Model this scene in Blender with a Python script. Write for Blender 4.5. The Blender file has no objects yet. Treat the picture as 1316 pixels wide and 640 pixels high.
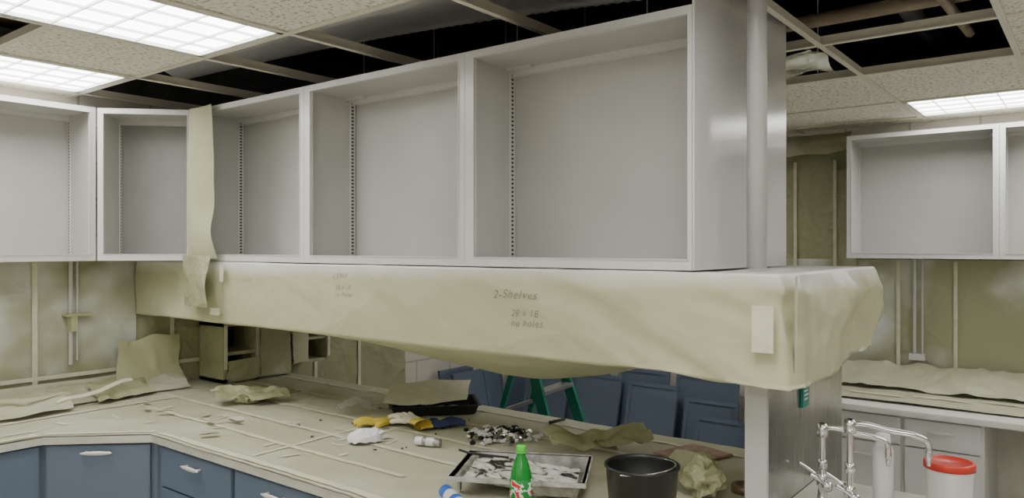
import bpy, bmesh, math, random
from mathutils import Vector, Matrix, noise
random.seed(7)
F=970.0; HC=1.73; CT=0.91; CZ=2.55
SB=1.346; ST=1.661; UT=2.4545
XF=2.1; XW=5.55; YW=4.43
C=bpy.context.scene.collection

# ---------------------------------------------------------------- materials
def mat(name,col,rough=0.5,metal=0.0,var=0.0,vscale=8.0,bump=0.0,bscale=30.0,trans=0.0,emit=None,estr=0,spec=0.5,coat=0.0,alpha=1.0):
    m=bpy.data.materials.new(name); m.use_nodes=True
    nt=m.node_tree; b=nt.nodes['Principled BSDF']
    b.inputs['Base Color'].default_value=(*col,1); b.inputs['Roughness'].default_value=rough
    b.inputs['Metallic'].default_value=metal
    b.inputs['Specular IOR Level'].default_value=spec
    b.inputs['Coat Weight'].default_value=coat
    b.inputs['Transmission Weight'].default_value=trans
    b.inputs['Alpha'].default_value=alpha
    if emit:
        b.inputs['Emission Color'].default_value=(*emit,1); b.inputs['Emission Strength'].default_value=estr
    tc=nt.nodes.new('ShaderNodeTexCoord')
    if var>0:
        n=nt.nodes.new('ShaderNodeTexNoise'); n.inputs['Scale'].default_value=vscale; n.inputs['Detail'].default_value=4
        nt.links.new(tc.outputs['Object'],n.inputs['Vector'])
        r=nt.nodes.new('ShaderNodeValToRGB')
        r.color_ramp.elements[0].position=0.3; r.color_ramp.elements[1].position=0.7
        r.color_ramp.elements[0].color=(*[c*(1-var) for c in col],1)
        r.color_ramp.elements[1].color=(*[min(1,c*(1+var)) for c in col],1)
        nt.links.new(n.outputs['Fac'],r.inputs['Fac']); nt.links.new(r.outputs['Color'],b.inputs['Base Color'])
    if bump>0:
        n=nt.nodes.new('ShaderNodeTexNoise'); n.inputs['Scale'].default_value=bscale; n.inputs['Detail'].default_value=5
        nt.links.new(tc.outputs['Object'],n.inputs['Vector'])
        bp=nt.nodes.new('ShaderNodeBump'); bp.inputs['Strength'].default_value=bump; bp.inputs['Distance'].default_value=0.01
        nt.links.new(n.outputs['Fac'],bp.inputs['Height']); nt.links.new(bp.outputs['Normal'],b.inputs['Normal'])
    return m

def paper_mat(name,col,over,lo,hi,scale=1.5,bump=0.5,zr=None,cs=4.0,rough=.5):
    """masking paper, creased, with patches of pale paint overspray"""
    m=mat(name,col,rough)
    nt=m.node_tree; b=nt.nodes['Principled BSDF']
    g=nt.nodes.new('ShaderNodeNewGeometry')
    n=nt.nodes.new('ShaderNodeTexNoise'); n.inputs['Scale'].default_value=scale; n.inputs['Detail'].default_value=3
    nt.links.new(g.outputs['Position'],n.inputs['Vector'])
    r=nt.nodes.new('ShaderNodeMapRange'); r.inputs['From Min'].default_value=lo; r.inputs['From Max'].default_value=hi
    nt.links.new(n.outputs['Fac'],r.inputs['Value'])
    fac=r.outputs['Result']
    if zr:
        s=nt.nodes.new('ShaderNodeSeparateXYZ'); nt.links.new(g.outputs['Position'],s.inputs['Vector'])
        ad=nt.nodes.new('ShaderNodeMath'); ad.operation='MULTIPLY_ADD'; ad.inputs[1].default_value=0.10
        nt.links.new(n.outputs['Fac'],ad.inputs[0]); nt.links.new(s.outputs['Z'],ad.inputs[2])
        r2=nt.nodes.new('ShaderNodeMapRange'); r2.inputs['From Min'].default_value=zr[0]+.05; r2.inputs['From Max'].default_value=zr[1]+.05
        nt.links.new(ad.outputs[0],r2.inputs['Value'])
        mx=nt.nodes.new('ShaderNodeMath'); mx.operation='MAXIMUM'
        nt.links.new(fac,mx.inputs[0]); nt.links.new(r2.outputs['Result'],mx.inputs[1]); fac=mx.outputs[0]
    mix=nt.nodes.new('ShaderNodeMix'); mix.data_type='RGBA'
    mix.inputs[6].default_value=(*col,1); mix.inputs[7].default_value=(*over,1)
    nt.links.new(fac,mix.inputs[0]); nt.links.new(mix.outputs[2],b.inputs['Base Color'])
    dn=nt.nodes.new('ShaderNodeTexNoise'); dn.inputs['Scale'].default_value=2.2; dn.inputs['Detail'].default_value=2
    nt.links.new(g.outputs['Position'],dn.inputs['Vector'])
    va=nt.nodes.new('ShaderNodeVectorMath'); va.operation='MULTIPLY_ADD'; va.inputs[1].default_value=(.5,.5,.5)
    nt.links.new(dn.outputs['Color'],va.inputs[0]); nt.links.new(g.outputs['Position'],va.inputs[2])
    h=None
    for sc,wt in ((cs,1.0),(cs*2.7,.28),(cs*7,.06)):
        v=nt.nodes.new('ShaderNodeTexVoronoi'); v.inputs['Scale'].default_value=sc; nt.links.new(va.outputs[0],v.inputs['Vector'])
        ma=nt.nodes.new('ShaderNodeMath'); ma.operation='MULTIPLY_ADD'; ma.inputs[1].default_value=wt
        nt.links.new(v.outputs['Distance'],ma.inputs[0])
        if h: nt.links.new(h,ma.inputs[2])
        else: ma.inputs[2].default_value=0
        h=ma.outputs[0]
    bp=nt.nodes.new('ShaderNodeBump'); bp.inputs['Strength'].default_value=bump; bp.inputs['Distance'].default_value=0.03
    nt.links.new(h,bp.inputs['Height']); nt.links.new(bp.outputs['Normal'],b.inputs['Normal'])
    return m

M={}
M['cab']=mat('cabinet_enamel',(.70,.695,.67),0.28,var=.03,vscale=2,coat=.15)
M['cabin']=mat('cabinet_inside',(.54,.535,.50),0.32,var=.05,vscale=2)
M['endp']=mat('cabinet_end_enamel',(.60,.60,.58),0.16,var=.03,vscale=2,bump=.03,bscale=3)
M['paper']=paper_mat('masking_paper',(.47,.475,.29),(.60,.60,.48),.56,.9,1.6,bump=.3)
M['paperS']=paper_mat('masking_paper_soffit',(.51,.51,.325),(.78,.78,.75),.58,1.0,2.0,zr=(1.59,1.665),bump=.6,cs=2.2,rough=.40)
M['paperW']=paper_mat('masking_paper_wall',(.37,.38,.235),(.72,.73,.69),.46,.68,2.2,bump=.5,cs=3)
M['paperC']=paper_mat('masking_paper_counter',(.47,.465,.325),(.60,.59,.48),.45,.8,3.0,bump=.2,cs=3)
M['paperR']=paper_mat('masking_paper_rumpled',(.46,.455,.31),(.62,.61,.51),.45,.8,3.0,bump=.6,cs=5)
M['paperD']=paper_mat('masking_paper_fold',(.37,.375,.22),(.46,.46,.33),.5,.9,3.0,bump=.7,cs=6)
M['tape']=mat('masking_tape',(.70,.675,.52),.5,var=.08,vscale=20)
M['blue']=mat('blue_enamel',(.140,.18,.245),.38,var=.05,vscale=3)
M['blued']=mat('blue_enamel_shaded',(.05,.07,.11),.5)  # darker copy of the blue, with the knee hole's shade in the colour
M['edge']=mat('counter_laminate',(.60,.59,.50),.4,var=.1)
M['wcab']=mat('white_drawer_enamel',(.68,.675,.65),.4,var=.03)
M['wtop']=mat('white_counter',(.78,.77,.71),.4,var=.05)
M['chrome']=mat('chrome',(.75,.75,.76),.1,1.0)
M['pull']=mat('pull_satin',(.78,.76,.68),.3,.3)
M['pipe']=mat('pipe_enamel',(.58,.58,.56),.3,var=.03)
M['tbar']=mat('ceiling_tbar',(.76,.72,.60),.5,var=.05)
M['dark']=mat('plenum_dark',(.02,.02,.021),.9,var=.3,vscale=3)  # near-black puts the unlit void into the deck colour
M['dark2']=mat('plenum_steel_dim',(.085,.085,.09),.6,var=.3)
M['duct']=mat('duct_foil',(.72,.72,.73),.3,.35,bump=.8,bscale=10)
M['brown']=mat('duct_brown',(.34,.27,.19),.5,.2,var=.2)
M['black']=mat('black_plastic',(.012,.012,.012),.4,var=.2)
M['white']=mat('white_plastic',(.75,.75,.73),.4)
M['fabric']=mat('mask_fabric',(.85,.85,.85),.8,bump=.2,bscale=60)
M['yellow']=mat('yellow_glove',(.68,.53,.07),.8,var=.2)
M['navy']=mat('navy_glove',(.03,.045,.14),.7,var=.3)
M['greylad']=mat('ladder_aluminium',(.45,.45,.45),.35,.8)
M['green']=mat('ladder_green',(.01,.20,.13),.4,var=.1)
M['red']=mat('red_lid',(.65,.05,.03),.4)
M['teal']=mat('teal_sign',(.02,.22,.18),.4)
M['ink']=mat('pencil_ink',(.24,.24,.17),.8)
M['capgreen']=mat('cap_green',(.10,.65,.06),.35)
M['soda']=mat('green_pet',(.02,.42,.06),.12,trans=.45,coat=.3)
M['rust']=mat('brown_plate',(.38,.25,.17),.5,var=.3,vscale=20)
M['tapebrown']=mat('brown_tape',(.16,.10,.05),.35)
M['bluecap']=mat('blue_cap',(.02,.12,.55),.4)
M['plastic']=mat('plastic_film',(.72,.74,.75),.2,trans=.85,bump=.6,bscale=14)
def steelmat():
    m=mat('brushed_stainless',(.46,.455,.45),.27,1.0); nt=m.node_tree; b=nt.nodes['Principled BSDF']
    g=nt.nodes.new('ShaderNodeNewGeometry'); mp=nt.nodes.new('ShaderNodeVectorMath'); mp.operation='MULTIPLY'; mp.inputs[1].default_value=(200,200,3)
    nt.links.new(g.outputs['Position'],mp.inputs[0]); n=nt.nodes.new('ShaderNodeTexNoise'); n.inputs['Scale'].default_value=1.5; n.inputs['Detail'].default_value=3
    nt.links.new(mp.outputs[0],n.inputs['Vector'])
    r=nt.nodes.new('ShaderNodeMapRange'); r.inputs['To Min'].default_value=.20; r.inputs['To Max'].default_value=.32; nt.links.new(n.outputs['Fac'],r.inputs['Value']); nt.links.new(r.outputs['Result'],b.inputs['Roughness'])
    n2=nt.nodes.new('ShaderNodeTexNoise'); n2.inputs['Scale'].default_value=3; nt.links.new(g.outputs['Position'],n2.inputs['Vector'])
    cr=nt.nodes.new('ShaderNodeValToRGB'); cr.color_ramp.elements[0].position=.35; cr.color_ramp.elements[0].color=(.36,.355,.35,1); cr.color_ramp.elements[1].position=.65; cr.color_ramp.elements[1].color=(.60,.60,.59,1)
    nt.links.new(n2.outputs['Fac'],cr.inputs['Fac']); nt.links.new(cr.outputs['Color'],b.inputs['Base Color'])
    bp=nt.nodes.new('ShaderNodeBump'); bp.inputs['Strength'].default_value=.12; bp.inputs['Distance'].default_value=.02
    nt.links.new(n2.outputs['Fac'],bp.inputs['Height']); nt.links.new(bp.outputs['Normal'],b.inputs['Normal'])
    return m
M['steel']=steelmat()
def paintmat():
    m=mat('tray_paint',(.42,.41,.37),.35); nt=m.node_tree; b=nt.nodes['Principled BSDF']
    g=nt.nodes.new('ShaderNodeNewGeometry'); n=nt.nodes.new('ShaderNodeTexNoise'); n.inputs['Scale'].default_value=16; n.inputs['Detail'].default_value=6; n.inputs['Distortion'].default_value=1.5
    nt.links.new(g.outputs['Position'],n.inputs['Vector']); r=nt.nodes.new('ShaderNodeValToRGB')
    r.color_ramp.elements[0].position=.40; r.color_ramp.elements[0].color=(.03,.03,.03,1); r.color_ramp.elements[1].position=.47; r.color_ramp.elements[1].color=(.55,.53,.46,1)
    e=r.color_ramp.elements.new(.62); e.color=(.75,.74,.70,1)
    nt.links.new(n.outputs['Fac'],r.inputs['Fac']); nt.links.new(r.outputs['Color'],b.inputs['Base Color']); return m
M['paint']=paintmat()
def slot_mat():
    m=mat('pilaster_slotted',(.55,.54,.52),.4)
    nt=m.node_tree; b=nt.nodes['Principled BSDF']
    g=nt.nodes.new('ShaderNodeNewGeometry'); s=nt.nodes.new('ShaderNodeSeparateXYZ')
    nt.links.new(g.outputs['Position'],s.inputs['Vector'])
    a=nt.nodes.new('ShaderNodeMath'); a.operation='MODULO'; a.inputs[1].default_value=.0165
    nt.links.new(s.outputs['Z'],a.inputs[0])
    c=nt.nodes.new('ShaderNodeMath'); c.operation='LESS_THAN'; c.inputs[1].default_value=.007
    nt.links.new(a.outputs[0],c.inputs[0])
    mx=nt.nodes.new('ShaderNodeMix'); mx.data_type='RGBA'
    mx.inputs[6].default_value=(.55,.545,.51,1); mx.inputs[7].default_value=(.02,.02,.02,1)
    nt.links.new(c.outputs[0],mx.inputs[0]); nt.links.new(mx.outputs[2],b.inputs['Base Color'])
    return m
M['slot']=slot_mat()
def brickmat(name,c1,c2,mortar,w,h,axis,msz=.008):
    m=mat(name,c1,.6,bump=.1,bscale=40); nt=m.node_tree; b=nt.nodes['Principled BSDF']
    g=nt.nodes.new('ShaderNodeNewGeometry'); s=nt.nodes.new('ShaderNodeSeparateXYZ'); cb=nt.nodes.new('ShaderNodeCombineXYZ')
    nt.links.new(g.outputs['Position'],s.inputs['Vector'])
    a,bb={'X':('Y','Z'),'Y':('X','Z'),'Z':('X','Y')}[axis]
    nt.links.new(s.outputs[a],cb.inputs['X']); nt.links.new(s.outputs[bb],cb.inputs['Y'])
    t=nt.nodes.new('ShaderNodeTexBrick'); t.inputs['Scale'].default_value=1; t.inputs['Brick Width'].default_value=w; t.inputs['Row Height'].default_value=h
    t.inputs['Mortar Size'].default_value=msz; t.inputs['Color1'].default_value=(*c1,1); t.inputs['Color2'].default_value=(*c2,1); t.inputs['Mortar'].default_value=(*mortar,1)
    if axis=='Z': t.offset=0
    nt.links.new(cb.outputs[0],t.inputs['Vector']); nt.links.new(t.outputs['Color'],b.inputs['Base Color'])
    return m
M['wallX']=brickmat('block_wall_x',(.72,.68,.60),(.70,.66,.58),(.5,.47,.41),.4,.2,'X')
M['wallY']=brickmat('block_wall_y',(.72,.68,.60),(.70,.66,.58),(.5,.47,.41),.4,.2,'Y')
M['floor']=brickmat('vinyl_floor',(.56,.54,.49),(.53,.51,.46),(.35,.33,.3),.305,.305,'Z',.003)
def tilemat():
    m=mat('acoustic_tile',(.62,.58,.50),.9); nt=m.node_tree; b=nt.nodes['Principled BSDF']
    g=nt.nodes.new('ShaderNodeNewGeometry')
    v=nt.nodes.new('ShaderNodeTexNoise'); v.inputs['Scale'].default_value=60; v.inputs['Detail'].default_value=2
    nt.links.new(g.outputs['Position'],v.inputs['Vector'])
    r=nt.nodes.new('ShaderNodeValToRGB'); r.color_ramp.elements[0].position=.34; r.color_ramp.elements[0].color=(.48,.44,.35,1)
    r.color_ramp.elements[1].position=.46; r.color_ramp.elements[1].color=(.90,.87,.78,1)
    nt.links.new(v.outputs['Fac'],r.inputs['Fac']); nt.links.new(r.outputs['Color'],b.inputs['Base Color'])
    bp=nt.nodes.new('ShaderNodeBump'); bp.inputs['Strength'].default_value=.5; bp.inputs['Distance'].default_value=.004
    nt.links.new(v.outputs['Fac'],bp.inputs['Height']); nt.links.new(bp.outputs['Normal'],b.inputs['Normal'])
    return m
M['tile']=tilemat()
M['lens']=mat('fluorescent_lens',(.9,.9,.9),.5,emit=(.99,.99,.97),estr=10.8)

# ---------------------------------------------------------------- helpers
def group(name,loc=(0,0,0),rz=0):
    e=bpy.data.objects.new(name,None); e.location=loc; e.rotation_euler=(0,0,rz); e.empty_display_size=.1
    C.objects.link(e); return e
def finish(name,bm,m,parent=None,smooth=False,loc=None,rot=None):
    me=bpy.data.meshes.new(name); bm.normal_update(); bm.to_mesh(me); bm.free()
    if smooth:
        for p in me.polygons: p.use_smooth=True
    ms=m if isinstance(m,list) else [m]
    for k in ms: me.materials.append(M[k] if isinstance(k,str) else k)
    o=bpy.data.objects.new(name,me); C.objects.link(o)
    if parent: o.parent=parent
    if loc: o.location=loc
    if rot: o.rotation_euler=rot
    return o
def addbox(bm,lo,hi):
    vs=[bm.verts.new((x,y,z)) for x in (lo[0],hi[0]) for y in (lo[1],hi[1]) for z in (lo[2],hi[2])]
    for f in ((0,1,3,2),(4,6,7,5),(0,4,5,1),(2,3,7,6),(0,2,6,4),(1,5,7,3)):
        bm.faces.new([vs[i] for i in f])
def box(name,lo,hi,m,parent=None,bev=0,loc=None,rot=None):
    bm=bmesh.new(); addbox(bm,lo,hi)
    if bev: bmesh.ops.bevel(bm,geom=bm.edges[:],offset=bev,segments=2,affect='EDGES')
    return finish(name,bm,m,parent,loc=loc,rot=rot)
def boxes(name,lst,m,parent=None):
    bm=bmesh.new()
    for lo,hi in lst: addbox(bm,lo,hi)
    return finish(name,bm,m,parent)
def lathe(name,prof,m,parent=None,loc=(0,0,0),rot=None,seg=32,cap=False):
    bm=bmesh.new(); rings=[]
    for r,z in prof:
        rings.append([bm.verts.new((max(r,1e-4)*math.cos(2*math.pi*i/seg),max(r,1e-4)*math.sin(2*math.pi*i/seg),z)) for i in range(seg)])
    for a,b in zip(rings,rings[1:]):
        for i in range(seg): bm.faces.new((a[i],a[(i+1)%seg],b[(i+1)%seg],b[i]))
    if cap: bm.faces.new(rings[0][::-1]); bm.faces.new(rings[-1])
    return finish(name,bm,m,parent,True,loc,rot)
def tube(name,pts,r,m,parent=None,bez=False,res=6):
    cu=bpy.data.curves.new(name,'CURVE'); cu.dimensions='3D'; cu.bevel_depth=r; cu.bevel_resolution=res; cu.use_fill_caps=True
    if bez:
        sp=cu.splines.new('BEZIER'); sp.bezier_points.add(len(pts)-1)
        for p,q in zip(sp.bezier_points,pts): p.co=q; p.handle_left_type=p.handle_right_type='AUTO'
    else:
        sp=cu.splines.new('POLY'); sp.points.add(len(pts)-1)
        for p,q in zip(sp.points,pts): p.co=(*q,1)
    o=bpy.data.objects.new(name,cu); C.objects.link(o)
    dg=bpy.context.evaluated_depsgraph_get(); me=bpy.data.meshes.new_from_object(o.evaluated_get(dg))
    bpy.data.objects.remove(o)
    for p in me.polygons: p.use_smooth=True
    me.materials.clear(); me.materials.append(M[m])
    o=bpy.data.objects.new(name,me); C.objects.link(o)
    if parent: o.parent=parent
    return o
def rid(p,s,seed=0.0):
    q=Vector(p)*s+Vector((seed,seed*1.7,seed*.3))
    return 1-2*abs(noise.noise(q))
def vor(p,s,seed=0.0):
    """facetted crumple height, about -0.5..0.5"""
    q=Vector(p)*s+Vector((seed,seed*.7,-seed))
    q+=Vector((noise.noise(q*.7),noise.noise(q*.7+Vector((5,5,5))),noise.noise(q*.7+Vector((9,1,4)))))*.5
    d=noise.voronoi(q)[0]
    return d[0]-.45
def sheet(name,o,U,V,n,amp,m,parent=None,step=.03,scale=3.0,seed=0,skew=None,free=0.0,thick=0):
    o=Vector(o);U=Vector(U);V=Vector(V);n=Vector(n)
    nu=max(2,int(U.length/step)); nv=max(2,int(V.length/step))
    bm=bmesh.new(); g=[]
    for i in range(nu+1):
        row=[]
        for j in range(nv+1):
            p=o+U*(i/nu)+V*(j/nv)
            d=noise.noise(p*scale+Vector((seed,0,seed)))*.5+rid(p,scale*1.6,seed)*.2+noise.noise(p*scale*5)*.08+vor(p,scale*1.3,seed)*.7
            q=p+n*(amp*d)
            if free:
                q+=U.normalized()*free*noise.noise(p*6+Vector((9,seed,0)))+V.normalized()*free*noise.noise(p*6+Vector((seed,4,0)))
            row.append(bm.verts.new(q))
        g.append(row)
    for i in range(nu):
        for j in range(nv): bm.faces.new((g[i][j],g[i+1][j],g[i+1][j+1],g[i][j+1]))
    return finish(name,bm,m,parent,True)
def crumple(name,c,size,m,parent=None,seed=1,amp=.35,flat=1.0,sub=4):
    bm=bmesh.new(); bmesh.ops.create_icosphere(bm,subdivisions=sub,radius=1)
    for v in bm.verts:
        p=v.co.copy(); k=1+amp*(rid(p,1.6,seed)-.3)+amp*.8*vor(p,1.7,seed+3)+amp*.35*vor(p,4,seed+5)
        v.co=Vector((p.x*k*size[0],p.y*k*size[1],max(-.98,p.z*k*flat)*size[2]))
    ms=min(v.co.z for v in bm.verts)
    for v in bm.verts: v.co.z-=ms; 
    return finish(name,bm,m,parent,False,loc=c)

# ---------------------------------------------------------------- room shell
box('floor',(-2,-3,-.05),(XW+.1,YW+.1,0),'floor')
box('wall_left',(-2,YW,0),(XW+.1,YW+.1,2.58),'wallY')
box('wall_far',(XW,-3,0),(XW+.1,YW,2.58),'wallX')
box('wall_near',(-2,-3.1,0),(XW+.1,-3,2.58),'wallY')
box('wall_back',(-2.1,-3.1,0),(-2,YW+.1,2.58),'wallX')
boxes('wall_plenum',[((-2,YW,2.58),(XW+.1,YW+.1,3.6)),((XW,-3,2.58),(XW+.1,YW,3.6)),((-2,-3.1,2.58),(XW+.1,-3,3.6)),((-2.1,-3.1,2.58),(-2,YW+.1,3.6))],'dark2')  # block walls coloured dark above the ceiling, painting in the void's gloom
box('ceiling_deck',(-2,-3,3.6),(XW,YW,3.65),'dark')
xs=[-2,-1.91,-.69,.53,1.14,1.75,2.36,3.18,3.85,4.7,5.31,XW]
ys=[-3,-2.8,-2.16,-1.55,-.94,-.33,.28,.9,1.68,2.45,3.06,3.67,4.28,YW]
lights=[(.53,1.75,2.45,3.06),(.53,1.75,3.67,4.28),(4.7,5.31,-.33,.9),(.53,1.75,.28,.9),(-1.91,-.69,2.45,3.06),  # first three are in view; the others are unseen, added to light the room
        (.53,1.75,-1.55,-.94),(-1.91,-.69,.28,.9),(3.18,3.85,-1.55,-.33),(3.85,4.7,2.45,3.06),(-1.91,-.69,-1.55,-.94)]  # one behind the peninsula cabinets is added to light the ladder area
def kind(cx,cy):
    for a,b,c,d in lights:
        if a<cx<b and c<cy<d: return 'L'
    if 1.75<cx<3.18 and cy>.9: return 'O'
    if 1.75<cx<3.85 and .28<cy<.9: return 'O'
    if 3.18<cx<3.85 and .9<cy<1.68: return 'O'
    if .53<cx<1.14 and 3.06<cy<3.67: return 'O'
    return 'T'
ce=group('ceiling')
lst=[]
for i in range(len(xs)-1):
    for j in range(len(ys)-1):
        if kind((xs[i]+xs[i+1])/2,(ys[j]+ys[j+1])/2)=='T':
            lst.append(((xs[i]+.002,ys[j]+.002,CZ+.003),(xs[i+1]-.002,ys[j+1]-.002,CZ+.018)))
boxes('ceiling_tiles',lst,'tile',ce)
bars=[]
def bar(lo,hi): bars.append((lo,hi))
for x in xs[1:-1]:
    if x==2.36: continue
    for j in range(len(ys)-1):
        k1=kind(x-.05,(ys[j]+ys[j+1])/2); k2=kind(x+.05,(ys[j]+ys[j+1])/2)
        if k1=='L' and k2=='L': continue
        if x==1.14 and k1=='L': continue
        bar((x-.012,ys[j],CZ-.004),(x+.012,ys[j+1],CZ+.002)); bar((x-.002,ys[j],CZ),(x+.002,ys[j+1],CZ+.035))
for y in ys[1:-1]:
    for i in range(len(xs)-1):
        mx=(xs[i]+xs[i+1])/2
        if kind(mx,y-.05)=='L' and kind(mx,y+.05)=='L': continue
        bar((xs[i],y-.012,CZ-.0045),(xs[i+1],y+.012,CZ+.0015)); bar((xs[i],y-.002,CZ),(xs[i+1],y+.002,CZ+.035))
boxes('ceiling_grid',bars,'tbar',ce)
wr=[]
for x in (1.75,3.18,3.85):
    for y in (1.1,1.68,2.45,3.06,3.67): wr.append(((x-.002,y-.002,CZ+.03),(x+.002,y+.002,3.6)))
boxes('hanger_wires',wr,'tbar',ce)
for a,b,c,d in lights:
    g=group('fluorescent_light_fixture')
    box('lens',(a+.03,c+.03,CZ+.012),(b-.03,d-.03,CZ+.016),'lens',g)
    l=[((a+.012,c+.012,CZ-.003),(b-.012,c+.035,CZ+.02)),((a+.012,d-.035,CZ-.003),(b-.012,d-.012,CZ+.02)),
       ((a+.012,c+.012,CZ-.003),(a+.035,d-.012,CZ+.02)),((b-.035,c+.012,CZ-.003),(b-.012,d-.012,CZ+.02))]
    nx,ny=(8,4) if b-a>d-c else (4,8)
    for k in range(1,nx):
        x=a+(b-a)*k/nx; l.append(((x-.0022,c+.03,CZ),(x+.0022,d-.03,CZ+.011)))
    for k in range(1,ny):
        y=c+(d-c)*k/ny; l.append(((a+.03,y-.0022,CZ),(b-.03,y+.0022,CZ+.011)))
    boxes('louver_frame',l,'white',g)
    box('housing',(a+.02,c+.02,CZ+.02),(b-.02,d-.02,CZ+.12),'dark2',g)
# plenum contents
pl=group('plenum_joists')
for k in range(9):
    y=-.2+k*.6
    boxes('joist_%d'%k,[((1.2,y-.04,3.12),(5.5,y+.04,3.14)),((1.2,y-.04,3.45),(5.5,y+.04,3.47)),((1.2,y-.005,3.12),(5.5,y+.005,3.47))],'dark2',pl)
fd=group('flexible_air_duct')
bm=bmesh.new(); rings=[]
for i in range(130):
    t=i/129; p=Vector((2.75-.55*t+.05*math.sin(5*t),1.0+3.0*t,2.87+.05*math.sin(4*t))); r=.165+(.008 if i%2 else 0)
    rings.append([bm.verts.new(p+Vector((r*math.cos(a),0,r*math.sin(a)))) for a in [2*math.pi*k/24 for k in range(24)]])
for a,b in zip(rings,rings[1:]):
    for i in range(24): bm.faces.new((a[i],a[(i+1)%24],b[(i+1)%24],b[i]))
finish('duct_body',bm,'duct',fd,True)
g=group('plenum_conduits')
tube('conduit_1',[(1.9,.5,2.75),(1.9,4.3,2.75)],.015,'tbar',g)
tube('conduit_2',[(1.98,.5,2.80),(1.98,4.3,2.82)],.022,'dark2',g)
tube('conduit_3',[(3.4,-.5,2.72),(3.5,4.3,2.74)],.03,'brown',g)
tube('conduit_5',[(3.75,-.5,2.8),(3.75,3,2.8)],.012,'tbar',g)
g=group('plenum_conduit_cross'); tube('pipe',[(3.2,.75,2.9),(5.4,.7,2.85)],.05,'duct',g); tube('pipe_b',[(2.2,.5,2.66),(3.8,.45,2.66)],.02,'brown',g)
g=group('sheet_metal_duct'); box('duct_box',(.5,3.45,2.70),(1.6,3.90,2.95),'brown',g,bev=.01); tube('branch_pipe',[(.5,3.38,2.66),(1.5,3.42,2.66)],.022,'pull',g)
hp=group('hanging_plastic_film')
sheet('film',(3.26,.96,2.58),(.5,0,0),(0,.62,-.05),(0,0,-1),.07,'plastic',hp,scale=4,free=.03)

# ---------------------------------------------------------------- upper cabinets
def upper(loc,rz,W,D,zl=ST,zt=UT,sl=.045,sr=.03,mi='cabin',name='upper_cabinet'):
    g=group(name,loc,rz); H=zt-zl; t=.015
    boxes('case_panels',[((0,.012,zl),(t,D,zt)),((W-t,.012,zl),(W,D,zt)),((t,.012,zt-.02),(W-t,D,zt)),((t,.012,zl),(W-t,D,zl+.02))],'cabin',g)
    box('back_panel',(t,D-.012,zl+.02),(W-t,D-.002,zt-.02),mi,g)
    bm=bmesh.new()
    for lo,hi in [((0,0,zl),(sl,.014,zt)),((W-sr,0,zl),(W,.014,zt)),((sl,0,zt-.028),(W-sr,.014,zt)),((sl,0,zl),(W-sr,.014,zl+.034))]: addbox(bm,lo,hi)
    finish('face_frame',bm,'cab',g)
    boxes('frame_lip',[((sl-.004,-.003,zl+.03),(sl,.002,zt-.024)),((W-sr,-.003,zl+.03),(W-sr+.004,.002,zt-.024)),((sl,-.003,zt-.028),(W-sr,.002,zt-.024)),((sl,-.003,zl+.03),(W-sr,.002,zl+.034))],'cab',g)
    yy=D-.045
    boxes('shelf_pilasters',[((t,yy,zl+.02),(t+.004,yy+.016,zt-.03)),((W-t-.004,yy,zl+.02),(W-t,yy+.016,zt-.03))],'slot',g)
    boxes('pilaster_edges',[((t,yy-.006,zl+.02),(t+.005,yy,zt-.03)),((t,yy+.016,zl+.02),(t+.005,yy+.022,zt-.03)),((W-t-.005,yy-.006,zl+.02),(W-t,yy,zt-.03)),((W-t-.005,yy+.016,zl+.02),(W-t,yy+.022,zt-.03))],'cab',g)
    boxes('top_cleat',[((t,D-.04,zt-.045),(W-t,D-.012,zt-.02)),((t,D-.075,zt-.028),(t+.12,D-.05,zt-.02))],'cab',g)
    return g
R90=-math.pi/2
for k,(a,b) in enumerate([(3.765,2.83),(2.828,1.865),(1.863,.962)]):
    upper((XF,a,0),R90,a-b,.30,sr=.012 if k==2 else .03)
for a,b in [(.962,1.863),(1.865,2.828),(2.83,3.765)]:
    upper((2.92,a,0),math.pi/2,b-a,.30)
upper((.81,4.11,0),0,.945,.315,sl=.03,sr=.03); upper((-.14,4.11,0),0,.945,.315)
upper((-1.09,4.11,0),0,.945,.315)
upper((1.762,4.108,0),-math.pi/4,.475,.30,sl=.03,sr=.03,mi=mat('corner_back_shaded',(.32,.315,.29),.45,var=.05))  # darker back colour paints in the shade of the corner bay
for k in range(4): upper((5.22,1.31-.84*k,0),R90,.838,.310,sl=.03,sr=.03)
ep=group('cabinet_end_panel'); box('panel',(XF-.002,.952,ST),(2.925,.960,2.60),'endp',ep,bev=.001)
g=group('support_pipe'); lathe('pipe',[(.031,1.665),(.031,3.2)],'pipe',g,(2.36,.86,0),cap=True)
lathe('collar',[(.045,2.546),(.045,2.565),(.031,2.57)],'pipe',g,(2.36,.86,0))

# paper strip hanging from the corner
ps=group('masking_paper_strip')
def strip(y0,y1,z0,z1,x,name,curl=.0,m='paper'):
    bm=bmesh.new(); G=[]
    nz=40;ny=10
    for i in range(nz+1):
        z=z0+(z1-z0)*i/nz; row=[]
        for j in range(ny+1):
            s=j/ny; yy=y0+(y1-y0)*s
            k=math.exp(-((z-(z0+.12))/.10)**2)
            yy-=curl*s*math.exp(-((z-z0)/.16)**2)
            xx=x-.012*math.sin(s*3.0+z*4)-.03*k*s+.004*noise.noise(Vector((yy*8,z*6,0)))
            row.append(bm.verts.new((xx,yy,z)))
        G.append(row)
    for i in range(nz):
        for j in range(ny): bm.faces.new((G[i][j],G[i+1][j],G[i+1][j+1],G[i][j+1]))
    finish(name,bm,m,ps,True)
strip(3.76,3.54,1.675,2.455,XF-.03,'upper_strip',.05)
strip(3.76,3.50,1.43,1.69,XF-.06,'lower_flap',-.0,'paperD')

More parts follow.
